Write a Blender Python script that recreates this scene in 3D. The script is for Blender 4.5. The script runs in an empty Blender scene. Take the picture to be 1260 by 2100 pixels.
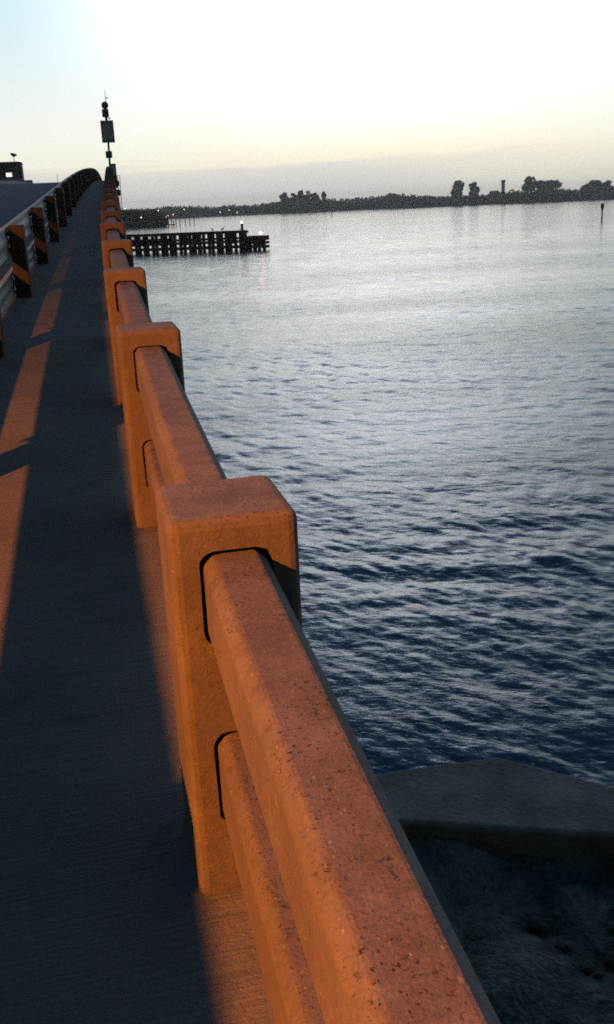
import bpy, bmesh, math, random
import numpy as np
from mathutils import Vector, Matrix
random.seed(7); rng = np.random.default_rng(7)
S = bpy.context.scene
COL = S.collection
PI = math.pi

# ------------------------------------------------------------------ camera
F_PX, YAW, ROLL, CAM_H = 1951.2, 0.22044, -0.045, 1.45
PITCH = math.atan(627 / F_PX)
fw = Vector((math.sin(YAW) * math.cos(PITCH), math.cos(YAW) * math.cos(PITCH), -math.sin(PITCH)))
r0 = Vector((math.cos(YAW), -math.sin(YAW), 0)); u0 = r0.cross(fw)
rt = math.cos(ROLL) * r0 + math.sin(ROLL) * u0
up = -math.sin(ROLL) * r0 + math.cos(ROLL) * u0
CAM = Vector((0, 0, CAM_H))
cd = bpy.data.cameras.new('camera'); cam = bpy.data.objects.new('camera', cd); COL.objects.link(cam)
cd.sensor_fit = 'VERTICAL'; cd.sensor_height = 36; cd.lens = F_PX / 2100 * 36
cd.clip_start = 0.05; cd.clip_end = 6000
cam.matrix_world = Matrix(((rt.x, up.x, -fw.x, 0), (rt.y, up.y, -fw.y, 0), (rt.z, up.z, -fw.z, CAM_H), (0, 0, 0, 1)))
S.camera = cam

def ray(x, y): x = float(x); y = float(y); return (x - 630) / F_PX * rt + (1050 - y) / F_PX * up + fw
def at_y(x, y, Y): d = ray(x, y); return CAM + d * (Y / d.y)
def at_d(x, y, D): D = float(D); d = ray(x, y); return CAM + d * (D / math.hypot(d.x, d.y))
def at_z(x, y, z): d = ray(x, y); return CAM + d * ((z - CAM_H) / d.z)

WATER_Z = -3.6

# ------------------------------------------------------------------ bridge alignment (hump and bend)
_ys = np.arange(-40, 240, 0.1)
_zs = np.interp(_ys, [-40, 0, 10, 16, 24, 72, 125, 200, 240], [.047, .047, .0570, .0640, .0640, .0345, -.004, -.05, -.05])
_os = np.interp(_ys, [-40, 0, 10, 14, 20, 240], [0, 0, .0345, .0435, .0435, .0435])
_zi = np.cumsum(_zs) * .1; _oi = np.cumsum(_os) * .1
_zi -= np.interp(0, _ys, _zi); _oi -= np.interp(0, _ys, _oi)
def dz(y): return float(np.interp(y, _ys, _zi))
def off(y): return float(np.interp(y, _ys, _oi))
def dslope(y): return float(np.interp(y, _ys, _zs))
def oslope(y): return float(np.interp(y, _ys, _os))
def P(x, y, z): return Vector((x + off(y), y, z + dz(y)))

# ------------------------------------------------------------------ object helpers
def link(o, parent=None):
    COL.objects.link(o)
    if parent: o.parent = parent
    return o
def tag(o, label=None, cat=None, group=None, kind=None):
    if label: o['label'] = label
    if cat: o['category'] = cat
    if group: o['group'] = group
    if kind: o['kind'] = kind
    return o
def empty(name, loc, label, cat, group=None, rz=0):
    o = bpy.data.objects.new(name, None); o.location = loc; o.rotation_euler = (0, 0, rz); o.empty_display_size = .2
    link(o); return tag(o, label, cat, group)
def mesh_obj(name, bm, mat, parent=None, smooth=False):
    me = bpy.data.meshes.new(name); bm.normal_update(); bm.to_mesh(me); bm.free()
    if mat: me.materials.append(mat)
    if smooth:
        for p in me.polygons: p.use_smooth = True
    return link(bpy.data.objects.new(name, me), parent)
def np_obj(name, verts, faces, mat, parent=None, smooth=False):
    me = bpy.data.meshes.new(name)
    v = np.asarray(verts, dtype=np.float32); f = np.asarray(faces, dtype=np.int32); n = f.shape[1]
    me.vertices.add(len(v)); me.vertices.foreach_set('co', v.ravel())
    me.loops.add(f.size); me.loops.foreach_set('vertex_index', f.ravel())
    me.polygons.add(len(f)); me.polygons.foreach_set('loop_start', np.arange(0, f.size, n, dtype=np.int32))
    me.polygons.foreach_set('use_smooth', np.full(len(f), smooth))
    me.update(calc_edges=True); me.validate()
    if mat: me.materials.append(mat)
    return link(bpy.data.objects.new(name, me), parent)
def box(bm, c, s, bev=0, seg=1, M=None):
    t = bmesh.new(); bmesh.ops.create_cube(t, size=1)
    for v in t.verts: v.co = Vector((v.co.x * s[0], v.co.y * s[1], v.co.z * s[2]))
    if bev: bmesh.ops.bevel(t, geom=t.edges[:], offset=bev, segments=seg, affect='EDGES', profile=.5)
    mm = Matrix.Translation(Vector(c)) @ (M if M else Matrix())
    for v in t.verts: v.co = mm @ v.co
    me = bpy.data.meshes.new('t'); t.to_mesh(me); t.free(); bm.from_mesh(me); bpy.data.meshes.remove(me)
def tube(bm, a, b, r0, r1=None, n=10, cap=True):
    a = Vector(a); b = Vector(b); r1 = r0 if r1 is None else r1
    d = (b - a); L = d.length
    M = Matrix.Translation((a + b) / 2) @ d.to_track_quat('Z', 'Y').to_matrix().to_4x4()
    bmesh.ops.create_cone(bm, cap_ends=cap, cap_tris=False, segments=n, radius1=r0, radius2=r1, depth=L, matrix=M)
def sphere(bm, c, r, u=12, v=8, sc=(1, 1, 1)):
    M = Matrix.Translation(Vector(c)) @ Matrix.Diagonal((*sc, 1))
    bmesh.ops.create_uvsphere(bm, u_segments=u, v_segments=v, radius=r, matrix=M)
def sweep(bm, prof, ys, xoff=0, zoff=0, cap=True):
    """extrude an (x,z) outline along the bridge alignment"""
    rings = []
    for y in ys: rings.append([bm.verts.new(P(x + xoff, y, z + zoff)) for x, z in prof])
    n = len(prof)
    for a, b in zip(rings, rings[1:]):
        for i in range(n):
            bm.faces.new((a[i], b[i], b[(i + 1) % n], a[(i + 1) % n]))
    if cap:
        bm.faces.new(rings[0]); bm.faces.new(list(reversed(rings[-1])))
    bmesh.ops.recalc_face_normals(bm, faces=bm.faces[:])

# ------------------------------------------------------------------ material helpers
class NT:
    def __init__(s, tree): s.t = tree
    def n(s, typ, **kw):
        nd = s.t.nodes.new(typ)
        for k, v in kw.items():
            if k.startswith('i_'): nd.inputs[k[2:].replace('_', ' ')].default_value = v
            else: setattr(nd, k, v)
        return nd
    def l(s, a, b): s.t.links.new(a, b)
    def math(s, op, a, b=None, clamp=False):
        m = s.n('ShaderNodeMath', operation=op); m.use_clamp = clamp
        for i, v in enumerate((a, b)):
            if v is None: continue
            if isinstance(v, (int, float)): m.inputs[i].default_value = v
            else: s.l(v, m.inputs[i])
        return m.outputs[0]
    def mix(s, f, a, b, blend='MIX'):
        m = s.n('ShaderNodeMix', data_type='RGBA', blend_type=blend)
        for i, v in ((0, f), (6, a), (7, b)):
            if isinstance(v, (int, float)): m.inputs[i].default_value = v
            elif isinstance(v, tuple): m.inputs[i].default_value = (*v, 1)
            else: s.l(v, m.inputs[i])
        return m.outputs[2]
    def ramp(s, f, stops, interp='LINEAR'):
        r = s.n('ShaderNodeValToRGB'); cr = r.color_ramp; cr.interpolation = interp
        while len(cr.elements) < len(stops): cr.elements.new(.5)
        for e, (p, c) in zip(cr.elements, stops):
            e.position = p; e.color = (c, c, c, 1) if isinstance(c, (int, float)) else (*c, 1)
        s.l(f, r.inputs[0]); return r.outputs[0]
    def smooth(s, v, lo, hi):
        m = s.n('ShaderNodeMapRange', interpolation_type='SMOOTHSTEP'); s.l(v, m.inputs[0])
        m.inputs[1].default_value = lo; m.inputs[2].default_value = hi; return m.outputs[0]
    def noise(s, vec, scale, detail=4, rough=.55, out=0, dist=0):
        n = s.n('ShaderNodeTexNoise'); n.inputs['Scale'].default_value = scale; n.inputs['Detail'].default_value = detail
        n.inputs['Roughness'].default_value = rough; n.inputs['Distortion'].default_value = dist; s.l(vec, n.inputs['Vector']); return n.outputs[out]
    def vor(s, vec, scale, feature='F1', out='Distance', rnd=1):
        n = s.n('ShaderNodeTexVoronoi', feature=feature); n.inputs['Scale'].default_value = scale
        n.inputs['Randomness'].default_value = rnd; s.l(vec, n.inputs['Vector']); return n.outputs[out]
    def mapping(s, vec, sc=(1, 1, 1), rot=(0, 0, 0)):
        m = s.n('ShaderNodeMapping'); m.inputs['Scale'].default_value = sc; m.inputs['Rotation'].default_value = rot
        s.l(vec, m.inputs[0]); return m.outputs[0]
def material(name, rough=.8, spec=.3, color=(.5, .5, .5), metal=0):
    m = bpy.data.materials.new(name); m.use_nodes = True
    b = m.node_tree.nodes['Principled BSDF']
    b.inputs['Base Color'].default_value = (*color, 1); b.inputs['Roughness'].default_value = rough
    b.inputs['Specular IOR Level'].default_value = spec; b.inputs['Metallic'].default_value = metal
    return m, NT(m.node_tree), b
def bump(nt, b, h, strength, dist, prev=None):
    k = nt.n('ShaderNodeBump'); k.inputs['Strength'].default_value = strength; k.inputs['Distance'].default_value = dist
    nt.l(h, k.inputs['Height'])
    if prev is not None: nt.l(prev, k.inputs['Normal'])
    nt.l(k.outputs[0], b.inputs['Normal']); return k.outputs[0]

def mat_concrete():
    m, nt, b = material('shell_concrete', .88, .2)
    g = nt.n('ShaderNodeNewGeometry'); geo = g.outputs['Position']
    sn = nt.n('ShaderNodeSeparateXYZ'); nt.l(g.outputs['Normal'], sn.inputs[0])
    top = nt.smooth(sn.outputs[2], .55, .95)                       # weathered upper faces with exposed aggregate, plus mauve skylight cast painted into their colour
    rnd = nt.n('ShaderNodeObjectInfo').outputs['Random']
    big = nt.noise(geo, 3.1, 5, .62)
    fine = nt.noise(geo, 48, 5, .72)
    grit = nt.noise(geo, 190, 3, .7)
    c = nt.mix(nt.smooth(big, .3, .72), (.160, .134, .112), (.232, .195, .165))
    tp = nt.mix(nt.smooth(nt.noise(geo, 7, 5, .65), .32, .68), (.148, .128, .128), (.225, .198, .196))
    c = nt.mix(top, c, tp)
    c = nt.mix(nt.math('MULTIPLY', nt.smooth(fine, .42, .70), .5), c, (.115, .088, .075))
    # dark water stains running over the surface
    st = nt.noise(nt.mapping(geo, (1.2, 6, 2)), 2.4, 4, .65)
    c = nt.mix(nt.math('MULTIPLY', nt.smooth(st, .52, .74), .42), c, (.095, .070, .064))
    # grit: light and dark grains, stronger on top
    gm = nt.math('ADD', nt.math('MULTIPLY', top, .32), .16)
    c = nt.mix(nt.math('MULTIPLY', nt.smooth(grit, .56, .70), gm), c, (.32, .28, .255))
    c = nt.mix(nt.math('MULTIPLY', nt.math('SUBTRACT', 1, nt.smooth(grit, .32, .45)), gm), c, (.06, .045, .04))
    # pits, in patches
    pn = nt.noise(nt.mapping(geo, (.8, 1.0, 1)), 150, 3, .62)
    pn2 = nt.noise(nt.mapping(geo, (.7, 1.0, 1)), 66, 3, .6)
    patch = nt.smooth(nt.noise(geo, 7.5, 4, .65), .38, .62)
    pit = nt.math('MULTIPLY', nt.math('MAXIMUM', nt.smooth(pn, .60, .67), nt.smooth(pn2, .655, .70)), patch)
    pit = nt.math('MULTIPLY', pit, nt.math('ADD', nt.math('MULTIPLY', top, .75), .25))
    c = nt.mix(nt.math('MULTIPLY', pit, .85), c, (.03, .022, .02))
    # shell fragments, irregular, scattered in drifts
    wv = nt.n('ShaderNodeMix', data_type='VECTOR'); wv.inputs[0].default_value = .012
    nt.l(geo, wv.inputs[4]); nt.l(nt.noise(geo, 60, 2, .6, out=1), wv.inputs[5])
    for sc_, thr, lo, hi in ((52, .940, .05, .19), (120, .915, .10, .30)):
        mp = nt.mapping(wv.outputs[1], (1, .7, 1.3), (.4, .2, .6))
        sv = nt.vor(mp, sc_); cl = nt.vor(mp, sc_, out='Color')
        s2 = nt.n('ShaderNodeSeparateColor'); nt.l(cl, s2.inputs[0])
        shell = nt.math('MULTIPLY', nt.math('SUBTRACT', 1, nt.smooth(sv, lo, hi)), nt.smooth(s2.outputs[1], thr, thr + .015))
        c = nt.mix(nt.math('MULTIPLY', shell, .7), c, (.42, .37, .32))
    c = nt.mix(nt.math('MULTIPLY', rnd, .22), c, (.11, .09, .078))
    nt.l(c, b.inputs['Base Color'])
    h = nt.math('SUBTRACT', nt.math('ADD', nt.math('MULTIPLY', fine, .6), nt.math('MULTIPLY', grit, .45)), nt.math('MULTIPLY', pit, 1.1))
    bump(nt, b, h, .75, .004)
    return m
def mat_walk():
    m, nt, b = material('broomed_concrete', .92, .15)
    geo = nt.n('ShaderNodeNewGeometry').outputs['Position']
    big = nt.noise(geo, 1.1, 6, .65)
    br = nt.noise(nt.mapping(geo, (2.5, 80, 1)), 1.6, 4, .65)
    gr = nt.noise(geo, 110, 3, .75)
    c = nt.mix(nt.smooth(big, .3, .7), (.150, .142, .139), (.232, .214, .204))
    c = nt.mix(nt.math('MULTIPLY', nt.smooth(br, .42, .66), .5), c, (.105, .108, .108))
    c = nt.mix(nt.math('MULTIPLY', nt.smooth(gr, .5, .72), .5), c, (.24, .22, .215))
    c = nt.mix(nt.math('MULTIPLY', nt.math('SUBTRACT', 1, nt.smooth(gr, .3, .44)), .5), c, (.055, .055, .06))
    stn = nt.noise(geo, 2.6, 5, .7, dist=.6)
    c = nt.mix(nt.math('MULTIPLY', nt.smooth(stn, .56, .68), .45), c, (.088, .088, .092))
    sv = nt.vor(geo, 11); sc = nt.vor(geo, 11, out='Color'); s2 = nt.n('ShaderNodeSeparateColor'); nt.l(sc, s2.inputs[0])
    sh = nt.math('MULTIPLY', nt.math('SUBTRACT', 1, nt.smooth(sv, .02, .06)), nt.smooth(s2.outputs[1], .80, .82))
    c = nt.mix(nt.math('MULTIPLY', sh, .8), c, (.42, .40, .37))
    nt.l(c, b.inputs['Base Color'])
    bump(nt, b, nt.math('ADD', nt.math('MULTIPLY', br, .9), nt.math('MULTIPLY', gr, .7)), .8, .006)
    return m
def mat_noise(name, c0, c1, scale=4, rough=.8, spec=.3, bs=.3, bd=.01, metal=0, stretch=(1, 1, 1), obj=False):
    m, nt, b = material(name, rough, spec, metal=metal)
    if obj: geo = nt.n('ShaderNodeTexCoord').outputs['Object']
    else: geo = nt.n('ShaderNodeNewGeometry').outputs['Position']
    v = nt.mapping(geo, stretch)
    n1 = nt.noise(v, scale, 6, .62); n2 = nt.noise(v, scale * 9, 3, .6)
    c = nt.mix(nt.smooth(nt.math('ADD', nt.math('MULTIPLY', n1, .7), nt.math('MULTIPLY', n2, .3)), .32, .68), c0, c1)
    nt.l(c, b.inputs['Base Color'])
    bump(nt, b, n2, bs, bd)
    return m
def mat_emit(name, col, strength):
    m, nt, b = material(name, .4, .3, (.2, .2, .2))
    b.inputs['Emission Color'].default_value = (*col, 1); b.inputs['Emission Strength'].default_value = strength
    return m
def mat_leaf(name, c0, c1):
    m, nt, b = material(name, .7, .2)
    oi = nt.n('ShaderNodeNewGeometry')
    n1 = nt.noise(oi.outputs['Position'], .25, 3, .6)
    c = nt.mix(oi.outputs['Random Per Island'], c0, c1)
    c = nt.mix(nt.math('MULTIPLY', nt.smooth(n1, .4, .65), .5), c, (.05, .06, .03))
    nt.l(c, b.inputs['Base Color'])
    return m
def mat_water():
    m, nt, b = material('sea_water', .09, .5, (.017, .062, .100))
    b.inputs['IOR'].default_value = 1.333
    geo = nt.n('ShaderNodeNewGeometry').outputs['Position']
    v = nt.mapping(geo, (1, 1, 1), (0, 0, .55))
    a = nt.noise(nt.mapping(v, (.8, 1.9, 1)), 2.6, 5, .6, dist=.5)
    c = nt.noise(nt.mapping(v, (1.0, 2.1, 1), (0, 0, -.8)), 8.5, 3, .6, dist=.4)
    gust = nt.smooth(nt.noise(nt.mapping(geo, (.35, 1.0, 1), (0, 0, .35)), .055, 4, .6), .34, .66)
    w3 = nt.noise(nt.mapping(v, (.7, 1.7, 1), (0, 0, .3)), .95, 3, .6, dist=.6)
    w4 = nt.noise(nt.mapping(geo, (.45, 1.5, 1), (0, 0, .12)), .30, 4, .6, dist=.8)
    h = nt.math('ADD', nt.math('ADD', nt.math('ADD', a, nt.math('MULTIPLY', w4, 3.6)), nt.math('MULTIPLY', c, .38)), nt.math('MULTIPLY', w3, 1.5))
    k = nt.n('ShaderNodeBump'); k.inputs['Distance'].default_value = .04
    nt.l(nt.math('ADD', nt.math('MULTIPLY', gust, .45), .35), k.inputs['Strength'])
    nt.l(h, k.inputs['Height']); nt.l(k.outputs[0], b.inputs['Normal'])
    return m

M_CONC = mat_concrete()
M_WALK = mat_walk()
M_ROAD = mat_noise('worn_asphalt', (.075, .092, .125), (.115, .132, .165), 1.5, .95, .08, .5, .006)
M_RAIL = mat_noise('galvanised_rail', (.34, .315, .285), (.46, .43, .39), 2.2, .6, .4, .15, .004)
M_WOOD = mat_noise('creosoted_post', (.075, .054, .046), (.135, .098, .080), 5, .85, .2, .5, .008, stretch=(1, 1, .25))
M_STEEL = mat_noise('dark_steel', (.05, .05, .05), (.09, .085, .08), 6, .6, .4, .2, .004)
M_SIGNB = mat_noise('bare_sign_back', (.45, .42, .39), (.58, .54, .50), 3, .5, .4, .1, .003)
M_PILE = mat_noise('wet_black_timber', (.012, .013, .014), (.035, .035, .036), 3, .9, .06, .5, .02)
M_CAP = mat_noise('weathered_seawall', (.11, .11, .10), (.25, .245, .22), 2.6, .9, .15, .6, .015)
M_BANK = mat_noise('mossy_rubble', (.02, .03, .03), (.15, .185, .175), 2.4, .95, .08, .9, .05)
M_ROCK = mat_noise('algae_rock', (.03, .042, .036), (.10, .125, .118), 3.4, .9, .1, .9, .04)
M_DECK = mat_noise('deck_concrete', (.20, .19, .18), (.30, .29, .27), 1.2, .9, .2, .4, .01)
M_LAND = mat_noise('shore_mud', (.03, .03, .022), (.07, .065, .05), .05, .95, .1, .3, .1)
M_LEAFA = mat_leaf('mangrove_leaves', (.07, .082, .042), (.15, .15, .085))
M_LEAFB = mat_leaf('pine_leaves', (.05, .06, .03), (.12, .115, .07))
M_BARK = mat_noise('bark', (.06, .05, .04), (.12, .10, .08), 2, .9, .1, .4, .03)
M_HOUSE = mat_noise('house_wall', (.10, .09, .085), (.16, .145, .135), .8, .9, .2, .2, .01)
M_LEDGE = mat_noise('pale_ledge', (.30, .29, .28), (.40, .39, .37), .8, .9, .2, .2, .01)
M_BIRD = mat_noise('bird_plumage', (.03, .03, .03), (.08, .075, .07), 9, .9, .1, .1, .002)
M_WIN = mat_emit('lit_window', (1, .97, .95), 1.1)
M_WHITEL = mat_emit('white_lamp', (1, .93, .88), 3)
M_REDL = mat_emit('red_lamp', (1, .5, .5), 2.5)
M_SODL = mat_emit('sodium_lens', (1, .35, .06), 60)
M_WATER = mat_water()

# ------------------------------------------------------------------ sky
W = bpy.data.worlds.new('World'); S.world = W; W.use_nodes = True
wt = NT(W.node_tree); W.node_tree.nodes.clear()
co = wt.n('ShaderNodeTexCoord').outputs['Generated']
sep = wt.n('ShaderNodeSeparateXYZ'); wt.l(co, sep.inputs[0])
X_, Y_, Z_ = sep.outputs
el = wt.math('MULTIPLY', wt.math('ARCSINE', Z_), 180 / PI)                    # degrees of elevation
SUN_AZ = math.radians(17.5)
hl = wt.math('SQRT', wt.math('ADD', wt.math('ADD', wt.math('MULTIPLY', X_, X_), wt.math('MULTIPLY', Y_, Y_)), 1e-9))
cosaz = wt.math('DIVIDE', wt.math('ADD', wt.math('MULTIPLY', X_, math.sin(SUN_AZ)), wt.math('MULTIPLY', Y_, math.cos(SUN_AZ))), hl)
az = wt.math('MULTIPLY', wt.math('ARCCOSINE', wt.math('MINIMUM', wt.math('MAXIMUM', cosaz, -1.0), 1.0)), 180 / PI)
wob = wt.noise(wt.mapping(co, (1, 1, 9)), 3.2, 4, .55)
ew = wt.math('ADD', el, wt.math('MULTIPLY', wt.math('SUBTRACT', wob, .5), 1.2))
e01 = wt.math('DIVIDE', wt.math('MAXIMUM', ew, 0.0), 90.0)
def stops(l): return [(d / 90, c) for d, c in l]
K = 3.3
def sk(c): return tuple(v / K for v in c)
front = wt.ramp(e01, stops([(0, sk((.95, .88, .70))), (2.4, sk((1.06, 1.0, .77))), (4.2, sk((1.25, 1.2, 1.02))), (7, sk((1.8, 1.78, 1.7))), (11, sk((3.3, 3.3, 3.3))), (16, sk((2.7, 3.0, 3.3))), (19.5, sk((1.3, 1.7, 2.3))), (23, sk((.38, .68, 1.15))), (27.5, sk((.13, .26, .46))), (46, sk((.045, .105, .21))), (90, sk((.034, .068, .112)))]))
side = wt.ramp(e01, stops([(0, (.78, .74, .64)), (2.2, (.98, .94, .76)), (4, (.98, .98, .88)), (6.5, (.84, .93, .92)), (10, (.66, .85, .93)), (16, (.56, .76, .90)), (22, (.26, .42, .62)), (31, (.08, .15, .26)), (50, (.045, .09, .165)), (90, (.034, .068, .112))]))
back = wt.ramp(e01, stops([(0, (.055, .065, .072)), (10, (.060, .068, .075)), (22, (.048, .075, .095)), (45, (.040, .074, .105)), (90, (.034, .068, .112))]))
fr = wt.mix(1.0, front, (K, K, K), 'MULTIPLY')
glow = wt.math('POWER', wt.math('SUBTRACT', 1, wt.smooth(az, 0, 26)), 2.0)
sky = wt.mix(glow, side, fr)
sky = wt.mix(wt.smooth(az, 48, 135), sky, back)
# low bank of grey cloud along the horizon, with a ragged top
cn = wt.noise(wt.mapping(co, (2.2, 2.2, 26)), 2.6, 5, .55)
cn2 = wt.noise(wt.mapping(co, (5, 5, 90)), 2.2, 4, .55)
edge = wt.math('ADD', wt.math('ADD', el, wt.math('MULTIPLY', wt.math('SUBTRACT', cn, .5), 1.8)), wt.math('MULTIPLY', wt.math('SUBTRACT', cn2, .5), .5))
bank = wt.math('SUBTRACT', 1, wt.smooth(edge, 2.05, 2.55))
bank = wt.math('MULTIPLY', bank, wt.math('SUBTRACT', .95, wt.math('MULTIPLY', wt.smooth(X_, .24, .50), .72)))
cc = wt.ramp(wt.math('DIVIDE', wt.math('MAXIMUM', el, 0.0), 3.0), [(0, (.70, .70, .67)), (.5, (.78, .75, .71)), (1, (.92, .87, .79))])
sky = wt.mix(wt.math('MULTIPLY', bank, wt.math('SUBTRACT', 1, wt.smooth(az, 60, 100))), sky, cc)
# below the horizon: dark sea colour
sky = wt.mix(wt.smooth(el, -1.2, -.2), (.03, .045, .06), sky)
bg = wt.n('ShaderNodeBackground'); bg.inputs['Strength'].default_value = 1.0; wt.l(sky, bg.inputs[0])
wo = wt.n('ShaderNodeOutputWorld'); wt.l(bg.outputs[0], wo.inputs[0])
W.cycles.sampling_method = 'MANUAL'; W.cycles.sample_map_resolution = 1024

# ------------------------------------------------------------------ water
def build_water():
    R = np.concatenate([np.geomspace(5.2, 420, 1120), np.geomspace(425, 2600, 50)])
    A = np.concatenate([np.radians(np.linspace(-4, 38, 640)), np.radians(np.linspace(39, 355, 80))])
    rr, aa = np.meshgrid(R, A, indexing='ij')
    x = rr * np.sin(aa); y = rr * np.cos(aa)
    cell = np.maximum(rr * (R[1] / R[0] - 1), rr * (A[1] - A[0]))
    z = np.zeros_like(x)
    r2 = np.random.default_rng(3)
    for i in range(120):
        lam = float(np.exp(r2.uniform(np.log(.13), np.log(3.2))))
        # wind roughly from the right and ahead; crests lie across the view
        th = math.radians(-112) + r2.normal(0, .58)
        k = 2 * PI / lam
        amp = .0021 * lam ** .8 * r2.uniform(.5, 1.3) / (1 + (lam / 1.5) ** 2.2)
        ph = r2.uniform(0, 2 * PI)
        arg = k * (x * math.sin(th) + y * math.cos(th)) + ph + .8 * np.sin(.21 * x + .13 * y * (1 + .3 * math.sin(i)) + i)
        fade = np.clip((lam / cell - 2.2) / 2.2, 0, 1)
        z += amp * (np.sin(arg) + .28 * np.cos(2 * arg)) * fade
    for i in range(22):
        lam = float(np.exp(r2.uniform(np.log(.8), np.log(2.6))))
        th = math.radians(-165) + r2.normal(0, .40); k = 2 * PI / lam
        arg = k * (x * math.sin(th) + y * math.cos(th)) + r2.uniform(0, 2 * PI) + 1.1 * np.sin(.16 * x - .12 * y + i)
        z += .0015 * lam ** .85 * (np.sin(arg) + .3 * np.cos(2 * arg)) * np.clip((lam / cell - 2.2) / 2.2, 0, 1)
    gust = 1 + .28 * np.sin(.23 * x + .41 * y + 1.3 * np.sin(.11 * y)) + .22 * np.sin(.62 * x - .35 * y + np.sin(.3 * x))
    z *= gust
    nr, na = x.shape
    v = np.stack([x, y, z + WATER_Z], -1).reshape(-1, 3)
    idx = np.arange(nr * na).reshape(nr, na)
    nxt = np.roll(idx, -1, axis=1)
    f = np.stack([idx[:-1], idx[1:], nxt[1:], nxt[:-1]], -1).reshape(-1, 4)
    c = len(v); v = np.vstack([v, [[0, 0, WATER_Z]]])
    o = np_obj('water', v, f[:, ::-1], M_WATER, smooth=True)
    return tag(o, 'choppy blue bay water', None, kind='structure')
build_water()

# ------------------------------------------------------------------ bridge deck, walkway, road
YS = list(np.arange(-16, 20, .5)) + list(np.arange(20, 200, 2.0))
bm = bmesh.new(); sweep(bm, [(-7.6, -.02), (-7.6, -.75), (.46, -.75), (.46, -.02)], YS)
tag(mesh_obj('bridge_deck', bm, M_DECK), 'concrete bridge deck under road and walkway', kind='structure')
bm = bmesh.new(); sweep(bm, [(-1.10, -.016), (.452, -.016), (.452, 0), (-1.10, 0)], YS)
tag(mesh_obj('walkway', bm, M_WALK), 'dark concrete walkway climbing beside the balustrade', kind='structure')
bm = bmesh.new(); sweep(bm, [(-7.55, -.016), (-1.106, -.016), (-1.106, -.006), (-7.55, -.006)], YS)
tag(mesh_obj('road', bm, M_ROAD), 'blue grey asphalt road rising over the bridge', kind='structure')

# ------------------------------------------------------------------ concrete balustrade
PX0, PX1, PH, PD = .104, .354, .826, .285
PY0, PSTEP = 1.672, 2.195
RX0, RX1 = .166, .290
RAILS = ((.572, .752), (.174, .368))
def round_prof(x0, x1, z0, z1, c, n=4):
    L = []
    for cx, cz, a0 in ((x1 - c, z0 + c, -90), (x1 - c, z1 - c, 0), (x0 + c, z1 - c, 90), (x0 + c, z0 + c, 180)):
        for k in range(n + 1):
            a = math.radians(a0 + 90 * k / n); L.append((cx + c * math.cos(a), cz + c * math.sin(a)))
    return L
def oct_prof(x0, x1, z0, z1, c): return [(x0 + c, z0), (x1 - c, z0), (x1, z0 + c), (x1, z1 - c), (x1 - c, z1), (x0 + c, z1), (x0, z1 - c), (x0, z0 + c)]
def post_mesh():
    w = PX1 - PX0; cx = w / 2
    bm = bmesh.new(); box(bm, (cx, PD / 2, PH / 2), (w, PD, PH), .021, 3)
    for v in bm.verts:
        if v.co.z < .03: v.co.z -= .03
    a = bpy.data.meshes.new('post_body'); bm.to_mesh(a); bm.free()
    oa = bpy.data.objects.new('post_body', a); COL.objects.link(oa)
    bm = bmesh.new()
    for z0, z1 in RAILS:
        for ya, yb in ((-.1, .085), (PD - .085, PD + .1)):
            pr = [(x + random.gauss(0, .0009), z + random.gauss(0, .0009)) for x, z in round_prof(RX0 - PX0 - .008, RX1 - PX0 + .008, z0 - .004, z1 + .011, .030)]
            A = [bm.verts.new((x, ya, z)) for x, z in pr]; B = [bm.verts.new((x, yb, z)) for x, z in pr]
            n = len(pr); bm.faces.new(A); bm.faces.new(list(reversed(B)))
            for i in range(n): bm.faces.new((A[i], B[i], B[(i + 1) % n], A[(i + 1) % n]))
    bmesh.ops.recalc_face_normals(bm, faces=bm.faces[:])
    b = bpy.data.meshes.new('cut'); bm.to_mesh(b); bm.free()
    ob = bpy.data.objects.new('cut', b); COL.objects.link(ob)
    md = oa.modifiers.new('b', 'BOOLEAN'); md.object = ob; md.operation = 'DIFFERENCE'; md.solver = 'EXACT'
    dg = bpy.context.evaluated_depsgraph_get(); dg.update()
    me = bpy.data.meshes.new_from_object(oa.evaluated_get(dg)); me.name = 'post'
    bpy.data.objects.remove(oa); bpy.data.objects.remove(ob)
    me.materials.clear(); me.materials.append(M_CONC)
    return me
pm = post_mesh()
bal = empty('concrete_balustrade', P(.23, 1.7, 0), 'long balustrade of chamfered shell concrete posts with two rails, beside the water', 'balustrade')
def child(o, parent):
    o.parent = parent; o.matrix_parent_inverse = Matrix.Translation(-parent.location); return o
NP = 50
for i in range(-1, NP):
    y = PY0 + i * PSTEP
    o = bpy.data.objects.new('post', pm); o.location = P(PX0, y, 0)
    o.rotation_euler = (random.gauss(0, .0035), random.gauss(0, .0035), -math.atan(oslope(y)) + random.gauss(0, .004)); o.location.z += random.gauss(0, .002)
    if i == 0: o.rotation_euler = (0, 0, 0); o.location.z = P(0, y, 0).z
    link(o); child(o, bal)
def rail_mesh(y0, y1, z0, z1):
    bm = bmesh.new()
    sweep(bm, oct_prof(RX0, RX1, z0, z1, .020), list(np.linspace(y0, y1, 7)))
    L = [e for e in bm.edges if abs((e.verts[0].co - e.verts[1].co).y) > .1]
    bmesh.ops.bevel(bm, geom=L, offset=.006, segments=2, affect='EDGES', profile=.5)
    return bm
for i in range(-1, NP - 1):
    y0 = PY0 + i * PSTEP + PD - .07; y1 = PY0 + (i + 1) * PSTEP + .07
    for z0, z1 in RAILS:
        o = mesh_obj('rail', rail_mesh(y0, y1, z0, z1), M_CONC); child(o, bal)

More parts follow.
